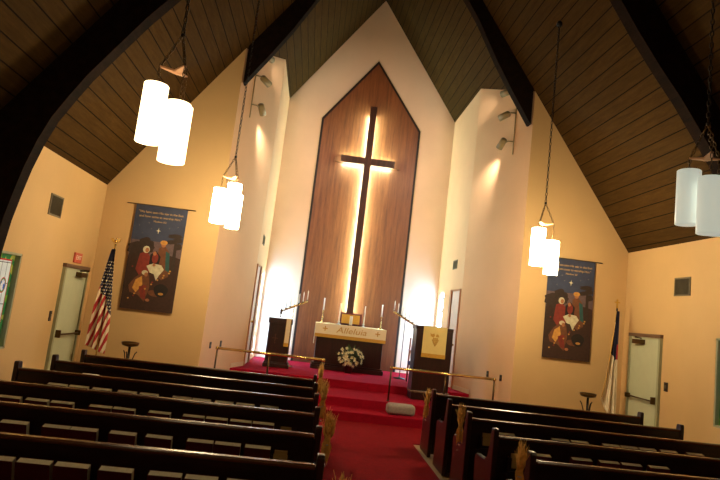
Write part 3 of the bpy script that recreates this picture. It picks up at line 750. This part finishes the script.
# ------------------------------------------------------------------ flags
def flag(x, y, kind, label):
    r = thing('flag', label, 'flag', (x, y, 0.001))
    m = MB(); m.lathe([(.16, 0), (.16, .02), (.06, .05), (.03, .09), (.02, .12)], seg=20); m.build('base', m_brass, r)
    m = MB(); m.tube([(0, 0, .1), (0, 0, 2.56)], .014, 8); m.build('pole', m_brass if kind == 'us' else m_black, r)
    m = MB()
    if kind == 'us':
        m.ball((0, 0, 2.58), .025); m.ball((0, 0, 2.64), .022, (1, .7, 1.5))
        for s_ in (-1, 1): m.prism([(0, 0, 2.63), (s_ * .05, 0, 2.70), (s_ * .085, 0, 2.69), (s_ * .07, 0, 2.64), (s_ * .03, 0, 2.61)], (0, .012, 0))
        m.ball((.015, -.01, 2.69), .014)
    else:
        m.ball((0, 0, 2.57), .022); m.box(-.012, .012, -.008, .008, 2.58, 2.72); m.box(-.05, -.0125, -.008, .008, 2.65, 2.674); m.box(.0125, .05, -.008, .008, 2.65, 2.674)
    m.build('finial', m_gold if kind != 'us' else m_brass, r)
    NU, NV = 90, 170; m = MB(); vs = []
    ztop = 2.50
    for j in range(NV + 1):
        t = j / NV
        for i in range(NU + 1):
            u = i / NU
            if kind == 'us':
                zb = .72 + .16 * abs(u - .42) * 2; wl = -.03 - .20 * t ** .85 if t < .6 else -.03 - .20 * .6 ** .85 - .06 * (t - .6); wr = .035 + .10 * min(1, t * 1.4)
                zb = .70 + .12 * (1 - u)
            else:
                zb = .62 + .05 * u; wl = -.02 - .19 * t; wr = .03 + .03 * t if t < .5 else .045 + .10 * (t - .5)
                zt = ztop
                zb = .62 + .85 * max(0, .35 - u) if u < .35 else .62
            z = ztop + (zb - ztop) * t
            X = wl + (wr - wl) * u
            Y = -.03 - .035 * t ** .5 * math.sin(u * 15 + 1.2 * t * 2) - .012 * math.sin(u * 33 + 3 * t)
            X += .012 * t * math.sin(u * 12 + t * 4)
            vs.append((X, Y, z))
    m.sm = True
    m.add(vs, [])
    for j in range(NV):
        for i in range(NU):
            a = j * (NU + 1) + i; u = (i + .5) / NU; t = (j + .5) / NV; X, Y, z = vs[a]
            if kind == 'us':
                dz = ztop - z; c = X + .30 * dz
                blue_lim = .62 + .45 * u + .06 * math.sin(u * 8)
                if dz < blue_lim:
                    mi = 2
                    gx, gz = c / .036, dz / .055
                    if abs(gx - round(gx)) < .22 and abs(gz - round(gz) - (.5 if round(gx) % 2 else 0) * 0) < .2 and dz > .18 and abs(X) < .4: mi = 1
                else:
                    mi = 0 if int(math.floor((c + 2) / .042)) % 2 else 1
            else:
                dz = ztop - z
                mi = 2 if dz < 1.02 - .5 * (1 - u) * (1 if u < .6 else .5) + .12 * math.sin(u * 5) - (.35 if u < .25 else 0) else 1
                if mi == 2 and u > .8 and dz > .6: mi = 0
            m.f.append((a, a + 1, a + NU + 2, a + NU + 1)); m.mi.append(mi); m.smf.append(True)
    fo = m.build('banner_cloth', [m_red, m_fw, m_blue], r)
    sol = fo.modifiers.new('solid', 'SOLIDIFY'); sol.thickness = .004
    if kind != 'us':
        m = MB()
        m.tube([vs[j * (NU + 1)] for j in range(0, NV + 1, 5)], .007, 5); m.build('gold_fringe', m_goldt, r)
flag(-4.56, 10.38, 'us', 'american flag draped on a pole in the left front corner')
flag(4.62, 10.38, 'christian', 'white flag with blue corner and gold cross finial, right front corner')

# ------------------------------------------------------------------ pedestals
def pedestal(x, y, label):
    r = thing('flower_stand', label, 'stand', (x, y, .001), 0, 'iron flower stands')
    m = MB(); m.lathe([(.05, .88), (.13, .90), (.145, .93), (.145, .955), (.13, .955), (.12, .93), (.02, .92)], seg=24); m.build('dish', m_bronze, r)
    m = MB(); m.tube([(0, 0, .14), (0, 0, .88)], .022, 8); m.build('stem', m_iron, r)
    for k in range(3):
        a = k * 2 * PI / 3 + .5; d = Vector((math.cos(a), math.sin(a), 0)); Z = Vector((0, 0, 1))
        m = MB(); m.tube([d * .16 + Z * .008, d * .10 + Z * .2, d * .045 + Z * .45, d * .06 + Z * .62, d * .10 + Z * .76, d * .13 + Z * .80], .010, 6); m.tube([d * .05 + Z * .5, Z * .5], .008, 5); m.build('leg', m_iron, r)
pedestal(-4.0, 10.3, 'black iron stand with bronze dish below the left banner')
pedestal(4.16, 10.36, 'black iron stand with bronze dish below the right banner')

# ------------------------------------------------------------------ nativity banners (generic scene)
c_b = {'tree': srgb(52, 36, 28), 'hill': srgb(52, 30, 20), 'ground': srgb(60, 34, 24), 'skin': srgb(170, 110, 72), 'white': srgb(206, 198, 168),
       'red': srgb(130, 44, 32), 'teal': srgb(40, 84, 84), 'gold': srgb(204, 146, 66), 'brown': srgb(112, 66, 38), 'star': srgb(250, 240, 200), 'dusk': srgb(104, 84, 88), 'dark': srgb(26, 16, 16)}
bm_ = {k: plain('print_' + k, v, .75, 0, .35, 18) for k, v in c_b.items()}
keys = list(bm_)
def banner(x0, label):
    Wd, Hh = .94, 1.92
    r = thing('nativity_banner', label, 'banner', (x0, D1 - .05, 1.495), 0, 'printed nativity banners')
    MB().box(0, Wd, 0, .006, 0, Hh).build('cloth', m_bsky, r)
    m = MB(); m.tube([(-.17, .003, Hh + .005), (Wd + .14, .003, Hh + .005)], .009, 6); m.build('hanging_rod', m_bronze, r)
    for xx in ():
        pass
    p = MB(); lay = [0]
    def poly(k, pts):
        lay[0] += 1; p.cur = keys.index(k); y = -.0008 - lay[0] * .0002
        p.add([(a * Wd, y, (1 - b) * Hh) for a, b in pts], [tuple(range(len(pts)))])
    def ell(k, cx, cy, rx, ry, n=16, a0=0, wob=0):
        poly(k, [(cx + rx * math.cos(2 * PI * i / n) * (1 + wob * math.sin(5 * i)), cy + ry * math.sin(2 * PI * i / n) * (1 + wob * math.sin(7 * i + a0))) for i in range(n)])
    poly('dusk', [(0, .34), (1, .34), (1, .55), (0, .55)])
    poly('ground', [(0, .52), (.2, .48), (.5, .5), (.8, .46), (1, .48), (1, 1), (0, 1)])
    for cx, cy, rx, ry in ((.12, .42, .16, .06), (.28, .36, .12, .05), (.36, .40, .12, .06), (.2, .46, .2, .05)): ell('tree', cx, cy, rx, ry, 22, 1, .15)
    poly('tree', [(.2, .4), (.24, .4), (.26, .6), (.18, .6)])
    for cx, cy, rx, ry in ((.84, .27, .15, .02), (.9, .31, .1, .025), (.78, .33, .1, .02), (.92, .37, .08, .03)): ell('tree', cx, cy, rx, ry, 22, 2, .2)
    poly('tree', [(.84, .26), (.88, .26), (.92, .6), (.84, .6)])
    poly('hill', [(0, .5), (.12, .47), (.22, .62), (.1, .8), (0, .82)])
    # standing figure in robe, hooded figure, third figure, small bundle in white, kneeling figure
    poly('brown', [(.56, .40), (.66, .37), (.76, .42), (.82, .66), (.7, .7), (.56, .66)]); poly('teal', [(.7, .42), (.78, .44), (.82, .62), (.74, .6)])
    ell('skin', .64, .365, .045, .024); ell('gold', .64, .342, .07, .022)
    poly('red', [(.22, .47), (.34, .44), (.44, .5), (.46, .64), (.3, .7), (.18, .62)]); ell('white', .33, .425, .065, .034); ell('skin', .345, .43, .036, .022)
    poly('dark', [(.42, .47), (.52, .43), (.62, .48), (.6, .6), (.42, .6)]); ell('red', .52, .5, .06, .05); ell('skin', .5, .455, .034, .02)
    poly('white', [(.38, .58), (.5, .55), (.66, .56), (.72, .6), (.64, .66), (.6, .71), (.54, .65), (.46, .64)]); ell('skin', .52, .565, .03, .014)
    poly('brown', [(.2, .7), (.34, .64), (.46, .66), (.5, .78), (.44, .92), (.3, .86), (.14, .84), (.1, .78)]); poly('gold', [(.22, .72), (.33, .68), (.36, .76), (.26, .84), (.18, .8)])
    ell('white', .37, .645, .06, .022); ell('skin', .4, .662, .035, .02); poly('red', [(.3, .78), (.42, .76), (.46, .9), (.36, .88)])
    ell('skin', .5, .9, .04, .014); ell('brown', .62, .83, .14, .03, 14, 0, .1); ell('dark', .72, .8, .14, .06, 14, 0, .1); ell('gold', .73, .83, .05, .012)
    for k in range(14): ell('gold' if k % 3 else 'red', .12 + .8 * ((k * .377) % 1), .6 + .32 * ((k * .617) % 1), .018, .008, 8)
    cx, cy = .5, .235
    poly('star', [(cx, cy - .032), (cx + .008, cy - .005), (cx + .045, cy), (cx + .008, cy + .005), (cx, cy + .036), (cx - .008, cy + .005), (cx - .045, cy), (cx - .008, cy - .005)])
    for sx, sy in ((.12, .2), (.2, .27), (.36, .22), (.7, .2), (.3, .17), (.86, .18)): ell('star', sx, sy, .004, .002, 6)
    p.build('picture', [bm_[k] for k in keys], r)
    tm = plain('print_lettering', srgb(214, 176, 112), .7)
    for k, (s_, sz) in enumerate((('"We have seen His star in the East', .058), ('and have come to worship Him."', .058), ('Matthew 2:2', .046))):
        text_mesh('lettering', s_, sz, tm, r, Matrix.Translation((Wd / 2, -.007, Hh * (1 - .065 - .042 * k))) @ FACE, .0006)
    return r
banner(-4.45, 'tall dark nativity banner with starry sky on the left front wall')
banner(3.43, 'tall dark nativity banner with starry sky on the right front wall')

# ------------------------------------------------------------------ wall fittings
def vent(sg, label, y0, y1, z0, z1, X):
    r = thing('wall_vent', label, 'vent', (sg * X, (y0 + y1) / 2, (z0 + z1) / 2)); s = -sg
    hy, hz = (y1 - y0) / 2, (z1 - z0) / 2
    def bx(m, d0, d1, a, b, c, d): m.box(min(s * d0, s * d1), max(s * d0, s * d1), a, b, c, d)
    m = MB(); f = .025; bx(m, .001, .016, -hy, hy, hz - f, hz); bx(m, .001, .016, -hy, hy, -hz, -hz + f); bx(m, .001, .016, -hy, -hy + f, -hz + f, hz - f); bx(m, .001, .016, hy - f, hy, -hz + f, hz - f); m.build('frame', m_vent, r)
    m = MB(); bx(m, .0005, .003, -hy + f, hy - f, -hz + f, hz - f); m.build('duct', m_ventd, r)
    m = MB(); n = 12
    for k in range(n):
        y = -hy + f + (2 * hy - 2 * f) * (k + .5) / n; bx(m, .004, .013, y - .004, y + .004, -hz + f, hz - f)
    m.build('slats', m_vent, r)
vent(-1, 'grey air vent high on the left wall above the door', 8.77, 9.19, 2.80, 3.12, W)
vent(1, 'grey air vent high on the right wall above the door', 8.92, 9.335, 2.805, 3.115, W)
vent(1, 'small air vent on right chancel wall above the doorway', 13.62, 14.02, 3.25, 3.47, B_)
vent(-1, 'small air vent on left chancel wall above the doorway', 13.55, 13.95, 3.25, 3.47, B_)
sgn = tag(MB().box(0, .03, -.145, .145, -.085, .085).build('exit_sign', m_sign, bevel=.004), 'small reddish exit sign above the left door', 'sign')
sgn.location = (-W + .001, 10.10, 2.262)
text_mesh('lettering', 'EXIT', .10, m_white, sgn, Matrix.Translation((.031, 0, 0)) @ Matrix.Rotation(PI / 2, 4, 'Z') @ FACE, .001)
def plate(loc, dirn, wd, h, label, name='light_switch', cat='switch'):
    d = Vector(dirn).normalized(); s_ = Vector((0, 0, 1)).cross(d); Z = Vector((0, 0, 1)); r = thing(name, label, cat, loc)
    m = MB(); a = [s_ * -wd / 2 - Z * h / 2, s_ * wd / 2 - Z * h / 2, s_ * wd / 2 + Z * h / 2, s_ * -wd / 2 + Z * h / 2]; m.prism([p + d * .001 for p in a], d * .012); m.build('plate', m_plastic, r, bevel=.003)
    m = MB(); m.prism([p * .35 + d * .013 for p in a], d * .008); m.build('toggle', m_chrome, r)
plate((-W, 9.48, 1.29), (1, 0, 0), .08, .16, 'dark switch plate on the left wall beside the door')
plate((W, 9.45, 1.28), (-1, 0, 0), .10, .15, 'dark switch plate on the right wall beside the door')
for sg in (-1, 1):
    a = Vector((sg * C_, D1, 0)); b = Vector((sg * B_, DA, 0)); t = (b - a).normalized(); n = Vector((-t.y, t.x, 0)) * sg
    for k, y in enumerate((11.22, 11.67)):
        q = a + t * ((y - D1) / t.y) + n * .0005; q.z = .985 if k == 0 else 1.0
        plate(q, n, .07, .12, 'dark %s on the %s chancel wall, %s the nave corner' % ('outlet plate' if k == 0 else 'switch plate', 'left' if sg < 0 else 'right', 'nearer' if k == 0 else 'farther from'), 'outlet_plate' if k == 0 else 'light_switch', 'outlet' if k == 0 else 'switch')
